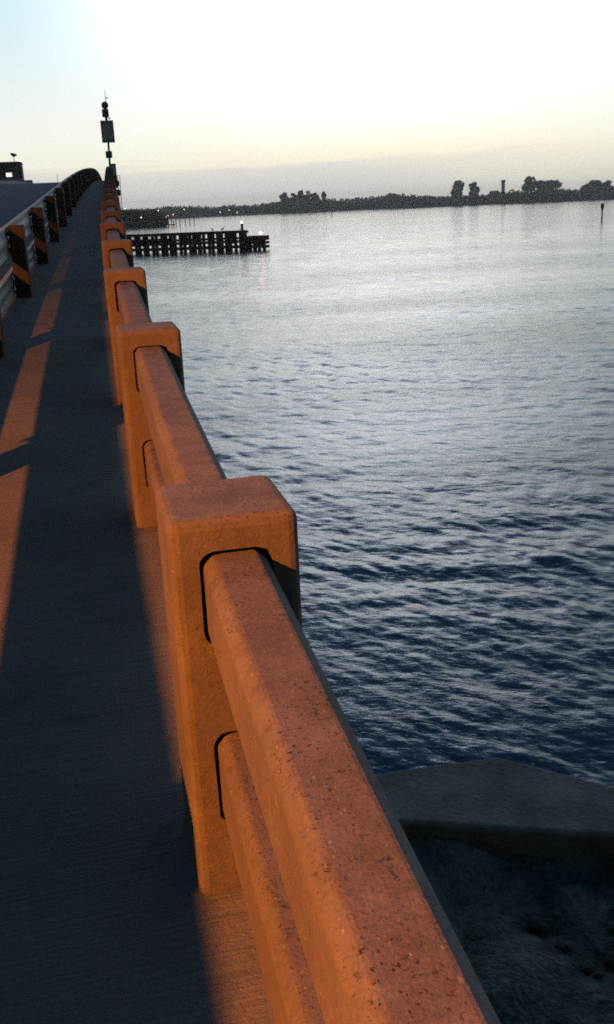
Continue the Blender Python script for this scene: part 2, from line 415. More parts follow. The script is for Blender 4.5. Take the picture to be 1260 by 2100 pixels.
# ------------------------------------------------------------------ guardrail between road and walkway
gr = empty('guardrail', P(-.8, 4.7, 0), 'grey two rail guardrail on dark timber posts between road and walkway', 'guardrail')
def wprof(x, z0, z1, t=.05):
    n = 13; L = []
    for i in range(n):
        u = i / (n - 1); z = z0 + (z1 - z0) * u
        L.append((x + .007 * (math.cos(u * 4 * PI) - 1), z))
    return L + [(a - t, b) for a, b in reversed(L)]
GY0, GST = 4.5, 3.45
def bx(bm, x0, x1, y0, y1, z0, z1, bev=.006):
    c = P((x0 + x1) / 2, (y0 + y1) / 2, (z0 + z1) / 2)
    box(bm, c, (x1 - x0, y1 - y0, z1 - z0), bev, 1, Matrix.Rotation(-math.atan(oslope(y0)), 4, 'Z'))
for i in range(-3, 36):
    y = GY0 + GST * i
    bm = bmesh.new(); bx(bm, -.905, -.74, y, y + .23, -.05, .78, .012)
    o = child(mesh_obj('post', bm, M_WOOD), gr)
    for zb in (.52, .69):
        bm = bmesh.new(); bx(bm, -1.04, -.881, y + .03, y + .14, zb - .022, zb + .022, .004)
        tube(bm, P(-1.08, y + .085, zb), P(-1.04, y + .085, zb), .018, n=8)
        b = mesh_obj('bracket', bm, M_STEEL); b.parent = o
for i in range(-3, 35):
    y0 = GY0 + GST * i + .095; y1 = y0 + GST - .01
    for z0, z1 in ((.462, .765), (.04, .285)):
        bm = bmesh.new(); sweep(bm, wprof(-.92, z0, z1), list(np.linspace(y0, y1, 6)))
        child(mesh_obj('rail', bm, M_RAIL, smooth=False), gr)

# far side parapet of the road
bm = bmesh.new(); sweep(bm, [(-7.6, -.02), (-7.2, -.02), (-7.22, .24), (-7.58, .24)], YS)
tag(mesh_obj('kerb_wall', bm, M_LEDGE), 'low pale concrete kerb wall along the far left edge of the road', 'kerb wall')

# ------------------------------------------------------------------ sodium street lamp (behind the camera to the left, over the road edge)
LX, LY, LZ = -7.75, -4.2, 5.6
sl = empty('street_lamp', P(-8.0, LY - .2, 0), 'tall sodium street lamp on the far road edge behind the viewpoint', 'street lamp')
bm = bmesh.new(); tube(bm, P(-8.0, LY - .2, -1), P(-8.0, LY - .2, 5.95), .09, .055, 14)
child(mesh_obj('pole', bm, M_STEEL, smooth=True), sl)
bm = bmesh.new(); tube(bm, P(-8.0, LY - .2, 5.9), Vector((LX - .1, LY, LZ + .25)), .035, .03, 10)
child(mesh_obj('arm', bm, M_STEEL, smooth=True), sl)
bm = bmesh.new(); box(bm, (LX, LY, LZ + .26), (.62, .3, .14), .04, 2)
hd = child(mesh_obj('lamp_head', bm, M_STEEL), sl)
bm = bmesh.new(); sphere(bm, (LX, LY, LZ + .17), .11, 14, 8, (1.3, 1, .4))
ln = mesh_obj('lens', bm, M_SODL, smooth=True); ln.parent = hd
ld = bpy.data.lights.new('sodium_light', 'SPOT'); ld.energy = 11300; ld.color = (1, .268, .036); ld.shadow_soft_size = .13
ld.spot_size = math.radians(94); ld.spot_blend = .95
lo = bpy.data.objects.new('sodium_light', ld); lo.location = (LX, LY, LZ); link(lo)
lo.rotation_euler = (Vector((.1, 1.2, .5)) - Vector((LX, LY, LZ))).to_track_quat('-Z', 'Y').to_euler()

# ------------------------------------------------------------------ signal mast at the bridge crest
MY = 70
mb = Vector((3.30, MY, dz(MY) - .3))
mast = empty('signal_mast', mb, 'tall thin mast with square sign back, round bell and signal boxes above the balustrade crest', 'signal mast')
def mpt(px, py): q = at_y(px, py, MY); return q
def mchild(name, bm, mat, smooth=False): return child(mesh_obj(name, bm, mat, smooth=smooth), mast)
p_low, p_top = mpt(228, 372), mpt(218, 226)
bm = bmesh.new(); tube(bm, (p_low.x, MY, mb.z), p_low, .075, .075, 12); tube(bm, p_low, p_top, .075, .06, 12)
mchild('pole', bm, M_STEEL, True)
bm = bmesh.new(); tube(bm, mpt(217.5, 212), mpt(215.4, 183), .028, .012, 8); a = mpt(216.5, 201); box(bm, a + Vector((.09, 0, 0)), (.17, .05, .05))
mchild('antenna', bm, M_STEEL)
c = mpt(215.4, 216); bm = bmesh.new(); tube(bm, c + Vector((0, -.10, 0)), c + Vector((0, .10, 0)), .23, .23, 22); tube(bm, c + Vector((0, -.16, 0)), c + Vector((0, -.10, 0)), .12, .2, 18)
mchild('bell', bm, M_STEEL)
c = mpt(216.5, 232); bm = bmesh.new(); box(bm, c, (.43, .3, .5), .03); tube(bm, c + Vector((.0, -.2, -.05)), c + Vector((.0, -.14, -.05)), .13, .13, 14); box(bm, c + Vector((.22, 0, -.33)), (.09, .1, .12)); box(bm, c + Vector((.02, 0, -.33)), (.16, .14, .2))
mchild('signal_box', bm, M_STEEL)
c = (mpt(209, 250) + mpt(233, 290)) / 2
bm = bmesh.new(); box(bm, c + Vector((0, -.09, 0)), (.85, .03, 1.40), .008)
sg = mchild('sign_panel', bm, M_SIGNB)
bm = bmesh.new()
for s_ in (-.4, .4): box(bm, c + Vector((s_, -.12, 0)), (.045, .03, 1.38))
for s_ in (-.55, .55): box(bm, c + Vector((0, -.115, s_)), (.75, .025, .05))
fr_ = mesh_obj('frame', bm, M_STEEL); fr_.parent = sg
c = mpt(223.8, 317); bm = bmesh.new(); box(bm, c, (.42, .32, .44), .03); tube(bm, c + Vector((0, -.22, 0)), c + Vector((0, -.15, 0)), .13, .15, 14)
mchild('lower_signal_box', bm, M_STEEL)

a, b = at_y(229, 336, 69), at_y(238, 374, 69)
cab = empty('control_cabinet', Vector(((a.x + b.x) / 2, 69, dz(69) - .4)), 'tall narrow dark cabinet at the foot of the signal mast', 'cabinet')
bm = bmesh.new(); box(bm, ((a.x + b.x) / 2 + .02, 69, (a.z + dz(69) - .5) / 2), (.33, .35, a.z - dz(69) + .5), .02); child(mesh_obj('body', bm, M_STEEL), cab)
bm = bmesh.new(); box(bm, ((a.x + b.x) / 2 + .02, 68.815, a.z - .42), (.25, .02, .62), .006); child(mesh_obj('door', bm, M_SIGNB), cab)

# access ladder cage hanging outside the balustrade and small floodlights
lad = empty('access_ladder', at_y(248, 420, 64), 'thin steel ladder frame hanging outside the balustrade near the crest', 'ladder')
bm = bmesh.new()
tl, tr, bl_, br_ = at_y(241, 360, 64), at_y(246, 360, 64), at_y(246, 428, 64), at_y(251, 428, 64)
tube(bm, tl, bl_, .016, n=6); tube(bm, tr, br_, .016, n=6)
for k in range(14): tube(bm, tl.lerp(bl_, k / 13), tr.lerp(br_, k / 13), .012, n=6)
child(mesh_obj('frame', bm, M_SIGNB), lad)
for (px, py, yy, lab) in ((241.5, 376, 60, 'upper of two small dark floodlights clamped outside the balustrade'), (243.5, 395, 52, 'lower of two small dark floodlights clamped outside the balustrade')):
    c = at_y(px, py, yy); fl = empty('floodlight', c, lab, 'floodlight', 'floodlights outside the balustrade')
    bm = bmesh.new(); box(bm, c, (.2, .26, .3), .05, 2); child(mesh_obj('housing', bm, M_STEEL), fl)
    bm = bmesh.new(); tube(bm, c + Vector((-.1, 0, -.05)), c + Vector((-.45, .05, -.25)), .03, n=8); child(mesh_obj('bracket', bm, M_STEEL), fl)

# ------------------------------------------------------------------ bridge control house on the left beyond the crest
HY = 112
h0, h1 = at_y(0, 334, HY), at_y(43, 334, HY); hb = at_y(43, 366, HY)
hw = 6.0
ch = empty('control_house', Vector((h1.x - hw / 2, HY, hb.z - 4)), 'dark flat roofed bridge house with one lit window, left beyond the road crest', 'building')
bm = bmesh.new(); box(bm, (h1.x - hw / 2, HY + 2, (h1.z + hb.z - 4) / 2), (hw, 4, h1.z - hb.z + 4), .03); child(mesh_obj('wall', bm, M_HOUSE), ch)
bm = bmesh.new(); box(bm, (h1.x - hw / 2 - .05, HY + 1.9, h1.z + .06), (hw + .2, 4.5, .14), .02); child(mesh_obj('roof', bm, M_STEEL), ch)
c = at_y(19, 358.5, HY); bm = bmesh.new(); box(bm, c + Vector((0, -.02, 0)), (.62, .06, .42)); wn = child(mesh_obj('window', bm, M_WIN), ch)
bm = bmesh.new()
for sx in (-.34, .34): box(bm, c + Vector((sx, -.04, 0)), (.07, .06, .5))
for sz in (-.24, .24): box(bm, c + Vector((0, -.04, sz)), (.6, .06, .07))
w2 = mesh_obj('frame', bm, M_STEEL); w2.parent = wn
c = at_y(34, 344, HY); bm = bmesh.new(); box(bm, c + Vector((0, -.03, 0)), (.16, .05, .42), .005); child(mesh_obj('shutter', bm, M_SIGNB), ch)
g0, g1 = at_y(45, 366, HY - 1.2), at_y(66, 374, HY - 1.2)
bm = bmesh.new(); box(bm, (g0.x - 3, HY - .6, g0.z - .12), (6.1, 1.2, .26), .02); box(bm, ((g0.x + g1.x) / 2, HY - .4, g0.z - .42), (g1.x - g0.x + .1, 1.0, .5), .03)
child(mesh_obj('gallery', bm, M_LEDGE), ch)
bm = bmesh.new()
c = at_y(42, 331, HY); box(bm, c + Vector((0, -.1, 0)), (.1, .1, .3)); lmp = child(mesh_obj('wall_lamp', bm, M_STEEL), ch)
bm = bmesh.new(); sphere(bm, c + Vector((0, -.18, .05)), .10); l2 = mesh_obj('bulb', bm, M_WHITEL); l2.parent = lmp
# dish antenna on its roof
d0 = at_y(33, 333, HY + .5); d1 = at_y(28, 324, HY + .5); d2 = at_y(28, 318, HY + .5)
ds = empty('dish_antenna', d0, 'small dark dish on a bent thin pole above the bridge house roof', 'antenna')
bm = bmesh.new(); tube(bm, d0 - Vector((0, 0, .3)), d1, .03, n=8); tube(bm, d1, d2, .03, n=8); child(mesh_obj('pole', bm, M_STEEL), ds)
bm = bmesh.new()
Rm = Matrix.Translation(d2) @ Matrix.Rotation(math.radians(14), 4, 'Y') @ Matrix.Rotation(math.radians(-12), 4, 'X')
rings = []
for k in range(6):
    u = k / 5; rad = .05 + .31 * u; zz = -.20 + .26 * u * u + .04
    rings.append([bm.verts.new(Rm @ Vector((rad * math.cos(t * PI / 10), rad * math.sin(t * PI / 10), zz))) for t in range(20)])
for A_, B_ in zip(rings, rings[1:]):
    for t in range(20): bm.faces.new((A_[t], A_[(t + 1) % 20], B_[(t + 1) % 20], B_[t]))
bm.faces.new(rings[0]); bm.faces.new(list(reversed(rings[-1])))
child(mesh_obj('dish', bm, M_STEEL), ds)
# thin far pole left of the guardrail
a, b = at_y(117.5, 358, 130), at_y(118.5, 380, 130)
fp = empty('flagpole', b, 'thin lone pole above the road crest left of the guardrail', 'pole')
bm = bmesh.new(); tube(bm, b - Vector((0, 0, 2)), a, .04, .025, n=8); child(mesh_obj('shaft', bm, M_STEEL), fp)
bm = bmesh.new(); sphere(bm, a, .05, 8, 6); child(mesh_obj('finial', bm, M_STEEL), fp)

# ------------------------------------------------------------------ leaf clump builder
def leaf_cloud(centres, radii, n, size, rg):
    """random small quads filling ellipsoid clumps"""
    V = []; k = len(centres)
    per = rg.integers(0, k, n)
    d = rg.normal(size=(n, 3)); d /= np.linalg.norm(d, axis=1)[:, None]
    rad = rg.uniform(.35, 1.0, n) ** .6
    pos = np.asarray(centres)[per] + d * rad[:, None] * np.asarray(radii)[per]
    a = rg.normal(size=(n, 3)); a /= np.linalg.norm(a, axis=1)[:, None]
    b = np.cross(a, rg.normal(size=(n, 3))); b /= np.linalg.norm(b, axis=1)[:, None]
    s = size * rg.uniform(.5, 1.3, n)[:, None]
    q = np.stack([pos - a * s - b * s * .6, pos + a * s - b * s * .6, pos + a * s * .8 + b * s * .6, pos - a * s * .7 + b * s * .7], 1)
    return q.reshape(-1, 3), np.arange(n * 4).reshape(n, 4)

# ------------------------------------------------------------------ far shore
SD = 820.0
shore_px = [(200, 424), (250, 427), (290, 429), (330, 427), (350, 422), (364, 427), (400, 425), (440, 426), (480, 421), (520, 421), (552, 417), (570, 415), (640, 412), (700, 409), (750, 406), (800, 402), (850, 404), (905, 403), (950, 402), (1000, 398), (1060, 394), (1110, 390), (1180, 389), (1260, 384), (1400, 372)]
def horizon_y(px): return 423 - .045 * (px - 630)
def az_of(px, py): d = ray(px, py); return math.atan2(d.x, d.y)
samples = []
for px in np.arange(150, 1420, 3.0):
    ty = np.interp(px, [p[0] for p in shore_px], [p[1] for p in shore_px])
    a_ = az_of(px, ty); D_ = SD - 40 * math.sin((px - 600) / 500) + 10 * math.sin(px / 37) - 140 * np.clip((px - 560) / 100, 0, 1) * 0
    t = at_d(px, ty, D_); samples.append((a_, D_, t.z))
samples = np.array(samples)
# ground strip
v = []; 
for a_, D_, t_ in samples[::4]:
    for k, (dd, zz) in enumerate(((-14, -4.2), (-2, -3.0), (60, -1.5), (400, -1.0))):
        v.append(((D_ + dd) * math.sin(a_), (D_ + dd) * math.cos(a_), zz))
n_ = len(samples[::4]); f = []
for i in range(n_ - 1):
    for k in range(3): f.append((i * 4 + k, i * 4 + k + 1, i * 4 + k + 5, i * 4 + k + 4))
tag(np_obj('far_shore', v, f, M_LAND), 'low far shore across the bay', kind='structure')
cs = []; rs = []
for a_, D_, t_ in samples:
    for row in range(3):
        D2 = D_ + 4 + row * 9 + rng.uniform(-3, 3); top = t_ + rng.normal(0, .6) + .7 * math.sin(a_ * 97) * math.sin(a_ * 41) - (.9 if row == 0 else 0)
        hh = top + 3.6
        for lvl in range(2):
            zc = -3.3 + hh * (.30 if lvl == 0 else .70) + rng.normal(0, .3)
            cs.append((D2 * math.sin(a_), D2 * math.cos(a_), zc)); rs.append((2.6, 2.6, hh * .32))
v, f = leaf_cloud(cs, rs, 46000, .75, rng)
tag(np_obj('mangrove_belt', v, f, M_LEAFA), 'low dark belt of mangrove along the far shore', 'mangrove', kind='stuff')

def tree(name, px, base_py, top_py, wpx, D, label, group, n=900, leaf=.6, spread=1.0, seed=0, mat=None, stem=.45):
    rg = np.random.default_rng(seed)
    top = at_d(px, top_py, D); base = Vector((top.x, top.y, -2.6))
    ppm = F_PX / D * .98; w = wpx / ppm; H = top.z - base.z
    t = empty(name, base, label, 'tree', group)
    bm = bmesh.new(); tube(bm, base, base + Vector((rg.normal(0, .2), 0, H * .62)), w * .05 + .12, w * .02 + .06, 8)
    cen = []; rad = []
    for k in range(12):
        ang = rg.uniform(0, 2 * PI); rr = rg.uniform(.08, .38) * w * spread; zz = H * rg.uniform(stem - .15, .84)
        c_ = Vector((base.x + rr * math.cos(ang), base.y + rr * math.sin(ang), base.z + zz))
        tube(bm, base + Vector((0, 0, H * .4 + rg.uniform(0, .15) * H)), c_, w * .02 + .05, .04, 6)
        cen.append(tuple(c_)); r_ = rg.uniform(.2, .31) * w; rad.append((r_, r_, min(r_ * rg.uniform(.7, 1.1), (H - zz))))
    cen.append((base.x, base.y, top.z - w * .16)); rad.append((w * .22, w * .22, w * .15))
    child(mesh_obj('trunk', bm, M_BARK), t)
    v, f = leaf_cloud(cen, rad, int(n * 2.2), leaf * 1.1, rg)
    child(np_obj('crown', v, f, mat or M_LEAFB), t)
for k, (px, ty, w, lab) in enumerate(((584, 394, 21, 'leftmost feathery tree of the pale pine clump on the far shore'), (601, 396, 17, 'second feathery tree from the left in the pale pine clump'), (617, 390, 21, 'tallest feathery tree in the middle of the pale pine clump'),
        (632, 391, 18, 'feathery tree just right of the tallest in the pale pine clump'), (646, 395, 17, 'second feathery tree from the right end of the pale pine clump'), (664, 393, 12, 'slim feathery tree at the right end of the pale pine clump'))):
    tree('pine_tree', px, 415, ty, w, SD + 6, lab, 'pale pine clump on the far shore', 620, .55, 1.0, 20 + k, stem=.5)
tree('broadleaf_tree', 803, 404, 395, 34, SD + 10, 'low rounded tree barely above the mangrove belt, mid shore', None, 700, .6, 1.0, 31)
tree('broadleaf_tree', 939, 402, 370, 26, SD, 'taller left tree of the round pair on the far shore', 'pair of round trees', 1000, .55, .9, 32, stem=.5)
tree('broadleaf_tree', 973, 400, 373, 22, SD, 'smaller right tree of the round pair on the far shore', 'pair of round trees', 800, .55, .9, 33, stem=.5)
tree('broadleaf_tree', 1085, 392, 361, 27, SD, 'tall round topped tree rising at the left end of the big mound', None, 1000, .55, .9, 34, stem=.5)
tree('broadleaf_tree', 1116, 392, 370, 62, SD + 8, 'broad mound shaped tree right of the tall round topped tree', None, 2200, .6, 1.0, 35, stem=.25)
for k, (px, ty, w, lab) in enumerate(((1205, 376, 28, 'leftmost tree of the clump at the right edge of the far shore'), (1224, 369, 28, 'tallest tree of the clump at the right edge of the far shore'), (1248, 370, 26, 'rightmost tree of the clump at the right edge of the far shore'))):
    tree('broadleaf_tree', px, 390, ty, w, SD + 4, lab, 'clump at the right edge', 1000, .6, 1.0, 40 + k, stem=.3)
tree('broadleaf_tree', 1013, 400, 391, 24, SD + 8, 'low bushy tree just left of the shore tower', None, 600, .6, 1.0, 50, stem=.3)
# tower on the far shore
a = at_d(1032.5, 369, SD); b = at_d(1032.5, 400, SD)
tw = empty('shore_tower', (a.x, a.y, -2.5), 'slim dark tower standing above the mangrove between two tree groups', 'tower')
bm = bmesh.new(); box(bm, (a.x, a.y, (a.z - 1.6 - 2.5) / 2), (2.2, 2.2, a.z - 1.6 + 2.5), .1); child(mesh_obj('shaft', bm, M_HOUSE), tw)
bm = bmesh.new(); box(bm, (a.x, a.y, a.z - .8), (2.7, 2.7, 1.6), .15); child(mesh_obj('head', bm, M_HOUSE), tw)

# nearer wooded point on the left, behind the dock
ND = 372.0
cs = []; rs = []; gv = []
for px in np.arange(120, 338, 2.2):
    ty = np.interp(px, [120, 245, 262, 290, 318, 331, 340], [430, 432, 430, 432, 430, 437, 446])
    t = at_d(px, ty, ND + 8); hh = t.z + 3.2
    for row in range(3):
        D2 = ND + 6 + row * 5; a_ = az_of(px, ty)
        for lvl in (.3, .7):
            cs.append((D2 * math.sin(a_), D2 * math.cos(a_), -3.2 + hh * lvl)); rs.append((1.5, 1.5, max(hh * .3, .4)))
v, f = leaf_cloud(cs, rs, 17000, .42, rng)
tag(np_obj('shrub_belt', v, f, M_LEAFA), 'dark shrubs on the nearer point behind the small dock', 'shrubs', kind='stuff')
v = []
for px in np.arange(100, 345, 6.0):
    a_ = az_of(px, 440)
    for dd, zz in ((-6, -4.1), (0, -3.2), (60, -2.6)): v.append(((ND + dd) * math.sin(a_), (ND + dd) * math.cos(a_), zz))
f = [(i * 3 + k, i * 3 + k + 1, i * 3 + k + 4, i * 3 + k + 3) for i in range(len(v) // 3 - 1) for k in range(2)]
tag(np_obj('near_point', v, f, M_LAND), 'low nearer point of land on the left', kind='structure')

# ------------------------------------------------------------------ shore lamps
def shore_lamp(px, py, D, label, red=False, r=.34):
    c = at_d(px, py, D); base = Vector((c.x, c.y, -3.0))
    t = empty('shore_lamp', base, label, 'lamp', 'lamps along the far waterfront')
    bm = bmesh.new(); tube(bm, base, c, .08, .06, 6); child(mesh_obj('pole', bm, M_STEEL), t)
    bm = bmesh.new(); sphere(bm, c, r * .8 * D / 820 + .05, 8, 6); child(mesh_obj('bulb', bm, M_PINKL if red else M_WHITEL), t)
M_PINKL = mat_emit('pink_lamp', (1, .66, .62), 3)
for px, py, D, lab, red in ((257, 428, ND - 3, 'white shore lamp nearest the balustrade in the dark shrubs', 0), (290, 446, ND - 8, 'white shore lamp low in the dark shrubs above the dock', 0),
        (325, 432, ND + 2, 'pinkish shore lamp at the right end of the dark shrubs', 1), (345, 443, ND + 6, 'pink lamp low behind the dock pilings, second from the brightest', 1), (340.5, 445, ND + 6, 'smallest pink lamp low behind the dock pilings', 1),
        (355.5, 440, ND + 6, 'brightest pink lamp behind the dock pilings', 1), (378, 429.5, SD - 25, 'white lamp high in the far trees right of the dock', 0),
        (452, 435, SD - 25, 'white lamp at the far waterline left of the fender light', 0), (470, 431, SD - 25, 'faint lamp in far trees between two waterline lamps', 0), (486.5, 436, SD - 25, 'white lamp at the far waterline just above the fender light', 0)):
    shore_lamp(px, py, D, lab, red)

# ------------------------------------------------------------------ small dock with tall pilings
dk = empty('small_dock', at_z(300, 468, WATER_Z), 'low wooden dock with pilings reaching from the dark shrubs', 'dock')
A_, B_ = at_z(262, 470, WATER_Z), at_z(357, 465.5, WATER_Z)
ppm = F_PX / A_.length
def dpt(u): return A_.lerp(B_, u)
dirv = (B_ - A_).normalized(); ang = math.atan2(dirv.y, dirv.x)
bm = bmesh.new(); m_ = dpt(.5); box(bm, (m_.x, m_.y, WATER_Z + .75), ((B_ - A_).length + 1, 1.6, .35), .03, 1, Matrix.Rotation(ang, 4, 'Z')); child(mesh_obj('deck', bm, M_PILE), dk)
for k in range(10):
    p_ = dpt(k / 9); s_ = Vector((-dirv.y, dirv.x, 0))
    bm = bmesh.new(); h_ = 2.0 + .9 * ((k * 7) % 3)
    tube(bm, (p_.x, p_.y, WATER_Z - .8), (p_.x, p_.y, WATER_Z + h_), .17, .15, 8); child(mesh_obj('piling', bm, M_PILE), dk)
for k, (px, ty, by) in enumerate(((332, 444, 465), (341, 446, 464), (353, 445, 465), (362, 447, 464), (370, 445, 464.5), (381, 444.5, 462), (390, 445, 462), (399, 444, 461.5))):
    p_ = at_z(px, by, WATER_Z); t_ = at_d(px, ty, math.hypot(p_.x, p_.y))
    bm = bmesh.new(); tube(bm, (p_.x, p_.y, WATER_Z - .8), (p_.x, p_.y, t_.z), .16, .13, 8)
    bmesh.ops.create_cone(bm, cap_ends=True, segments=8, radius1=.17, radius2=.02, depth=.25, matrix=Matrix.Translation((p_.x, p_.y, t_.z + .12)))
    pos = ['first', 'second', 'third', 'fourth', 'fifth', 'sixth', 'seventh', 'last'][k]
    tag(mesh_obj('mooring_pile', bm, M_PILE), f'tall slim mooring pile, {pos} from the left in the row at the dock end', 'piling', 'mooring piles at the small dock')

# ------------------------------------------------------------------ timber fender in the channel
F0, F1, F2 = at_z(232, 522.5, WATER_Z), at_z(491, 515, WATER_Z), at_z(540, 512.5, WATER_Z)
fen = empty('timber_fender', F0, 'long black timber bridge fender of piles and planks standing in the water', 'fender')
dv = (F2 - F0); dv.z = 0; Lf = dv.length; dv.normalize(); nv = Vector((-dv.y, dv.x, 0)); fa = math.atan2(dv.y, dv.x)
L1 = (F1 - F0).length
def fp_(u, n=0, z=0): q = F0 + dv * u + nv * n; return Vector((q.x, q.y, WATER_Z + z))
H1 = at_d(491, 473.5, F1.length).z - WATER_Z; H2 = at_d(515, 484.5, F2.length).z - WATER_Z
def plank(u0, u1, n, z0, z1, th=.18):
    bm = bmesh.new(); c_ = fp_((u0 + u1) / 2, n, (z0 + z1) / 2); box(bm, c_, (u1 - u0, th, z1 - z0), .015, 1, Matrix.Rotation(fa, 4, 'Z')); return bm
k = 0; u = .25; 
while u < Lf:
    hh = H1 - .12 if u < L1 + .2 else H2 - .05
    for s_, n_ in ((0, 0.0), (.15, 1.5)):
        bm = bmesh.new(); w_ = .24 + .07 * ((k * 5) % 3 == 0)
        tube(bm, fp_(u + s_ * (1 if n_ else 0), n_, -1.5), fp_(u + s_ + random.uniform(-.05, .05), n_, hh * (1 if n_ == 0 else .97)), w_, w_ * .92, 10)
        child(mesh_obj('pile', bm, M_PILE, smooth=True), fen)
    k += 1; u += 1.27 + random.uniform(-.1, .1)
for n_, rows in ((-.27, ((.30, .60), (.98, 1.22), (1.40, 1.66), (H1 - .30, H1))), (1.77, ((.34, .62), (.92, 1.24), (1.42, 1.62), (H1 - .34, H1 - .04)))):
    for z0, z1 in rows: child(mesh_obj('waler', plank(0, L1 + .25, n_, z0, z1), M_PILE), fen)
# solid sheathing over the middle part of the left half, and short boards elsewhere
child(mesh_obj('sheathing', plank(0, L1 * .48, -.16, .95, H1 - .62, .07), M_PILE), fen)
for (ua, ub) in ((.53, .60), (.66, .70), (.76, .80), (.88, .96)):
    child(mesh_obj('sheathing', plank(L1 * ua, L1 * ub, -.16, .9, H1 - .25, .07), M_PILE), fen)
for z0, z1 in ((.30, .55), (.80, 1.02), (1.22, 1.40), (H2 - .24, H2)):
    child(mesh_obj('waler', plank(L1 + .26, Lf + .3, -.27, z0, z1), M_PILE), fen); child(mesh_obj('waler', plank(L1 + .26, Lf + .3, 1.77, z0, z1), M_PILE), fen)
child(mesh_obj('catwalk', plank(0, L1 + .1, .75, H1 - .10, H1 + .02, 1.6), M_PILE), fen)
for z0 in (.25, .75, 1.2, H2 - .25):
    bm = bmesh.new(); tube(bm, fp_(Lf + .12, -.5, z0 + .1), fp_(Lf + .12, 2.0, z0 + .1), .16, n=10); child(mesh_obj('end_fender', bm, M_PILE), fen)
child(mesh_obj('sheathing', plank(Lf - .95, Lf + .1, -.16, .4, H2 - .05, .07), M_PILE), fen)
child(mesh_obj('sheathing', plank(L1 + 1.2, L1 + 1.7, -.16, 1.1, H2 - .1, .07), M_PILE), fen)
t_ = at_d(491, 456, F1.length)
bm = bmesh.new(); tube(bm, fp_(L1 + .05, .1, 0), fp_(L1 + .05, .1, t_.z - WATER_Z - .15), .19, .16, 10); lp = child(mesh_obj('lamp_post', bm, M_PILE), fen)
bm = bmesh.new(); sphere(bm, fp_(L1 + .05, .1, t_.z - WATER_Z - .02), .14, 10, 8); q = mesh_obj('white_light', bm, M_WHITEL, smooth=True); q.parent = lp
bm = bmesh.new(); tube(bm, fp_(Lf - .15, -.2, H2 - .1), fp_(Lf - .15, -.2, H2 + .18), .09, .09, 10); lp = child(mesh_obj('lamp_bracket', bm, M_STEEL), fen)
bm = bmesh.new(); sphere(bm, fp_(Lf - .15, -.2, H2 + .34), .2, 10, 8, (1, 1, 1.2)); q = mesh_obj('red_light', bm, M_REDL, smooth=True); q.parent = lp
# lit red glow from the navigation lamp itself
rl = bpy.data.lights.new('red_navigation_light', 'POINT'); rl.energy = 12; rl.color = (1, .12, .18); rl.shadow_soft_size = .2
ro = bpy.data.objects.new('red_navigation_light', rl); ro.location = fp_(Lf + .2, -.75, H2 + .25); link(ro)

# birds on the fender rail
def bird(px, s, label, flip):
    u_ = (at_z(px, 517, WATER_Z) - F0).dot(dv); b0 = fp_(u_, -.2, H1 + .005)
    prof = [(-.30, .20, .02), (-.20, .22, .06), (-.05, .26, .10), (.08, .33, .095), (.14, .42, .05), (.17, .50, .058), (.22, .51, .045), (.27, .50, .014), (.36, .48, .004)]
    bm = bmesh.new(); rings = []
    for x, z, r in prof:
        rings.append([bm.verts.new(b0 + dv * (x * s * flip) + nv * (r * s * math.cos(t * PI / 5)) + Vector((0, 0, s * (z + r * math.sin(t * PI / 5))))) for t in range(10)])
    for a1, b1 in zip(rings, rings[1:]):
        for t in range(10): bm.faces.new((a1[t], a1[(t + 1) % 10], b1[(t + 1) % 10], b1[t]))
    bm.faces.new(rings[0]); bm.faces.new(rings[-1])
    for sx in (-.03, .05): tube(bm, b0 + dv * sx * s, b0 + dv * (sx * s) + Vector((0, 0, .22 * s)), .014 * s, n=6)
    bmesh.ops.recalc_face_normals(bm, faces=bm.faces[:])
    tag(mesh_obj('bird', bm, M_BIRD, smooth=True), label, 'bird', 'birds perched on the fender')
bird(432, .85, 'small dark bird perched leftmost on the fender top rail', -1)
bird(449, 1.05, 'larger dark bird perched in the middle of the fender top rail', 1)
bird(480, .75, 'dark bird on the fender rail closest to its white light', 1)

# ------------------------------------------------------------------ channel markers
def marker(px, by, ty, label, w, panel):
    b0 = at_z(px, by, WATER_Z); D = math.hypot(b0.x, b0.y); t0 = at_d(px, ty, D)
    t = empty('channel_marker', b0, label, 'channel marker', 'channel marker piles in the bay')
    bm = bmesh.new(); tube(bm, (b0.x, b0.y, WATER_Z - 1), (b0.x, b0.y, t0.z), w, w * .9, 10); child(mesh_obj('pile', bm, M_PILE), t)
    if panel:
        bm = bmesh.new(); rz = Matrix.Rotation(-math.atan2(b0.x, b0.y), 4, 'Z')
        box(bm, (b0.x, b0.y, t0.z - .42), (.62, .5, .8), .03, 1, rz)
        box(bm, (b0.x, b0.y, t0.z - 1.05), (.42, .35, .5), .03, 1, rz); child(mesh_obj('day_board', bm, M_PILE), t)
    else:
        bm = bmesh.new(); sphere(bm, (b0.x, b0.y, t0.z), w * 1.3, 8, 6); child(mesh_obj('cap', bm, M_PILE), t)
marker(1234.5, 452, 417, 'dark channel marker pile with board, largest, at the right edge of the water', .15, True)
marker(681, 445, 435, 'tiny channel marker pile in the middle of the far water', .17, False)
marker(1036, 430.5, 418, 'thin faint channel marker pile below the shore tower', .10, False)

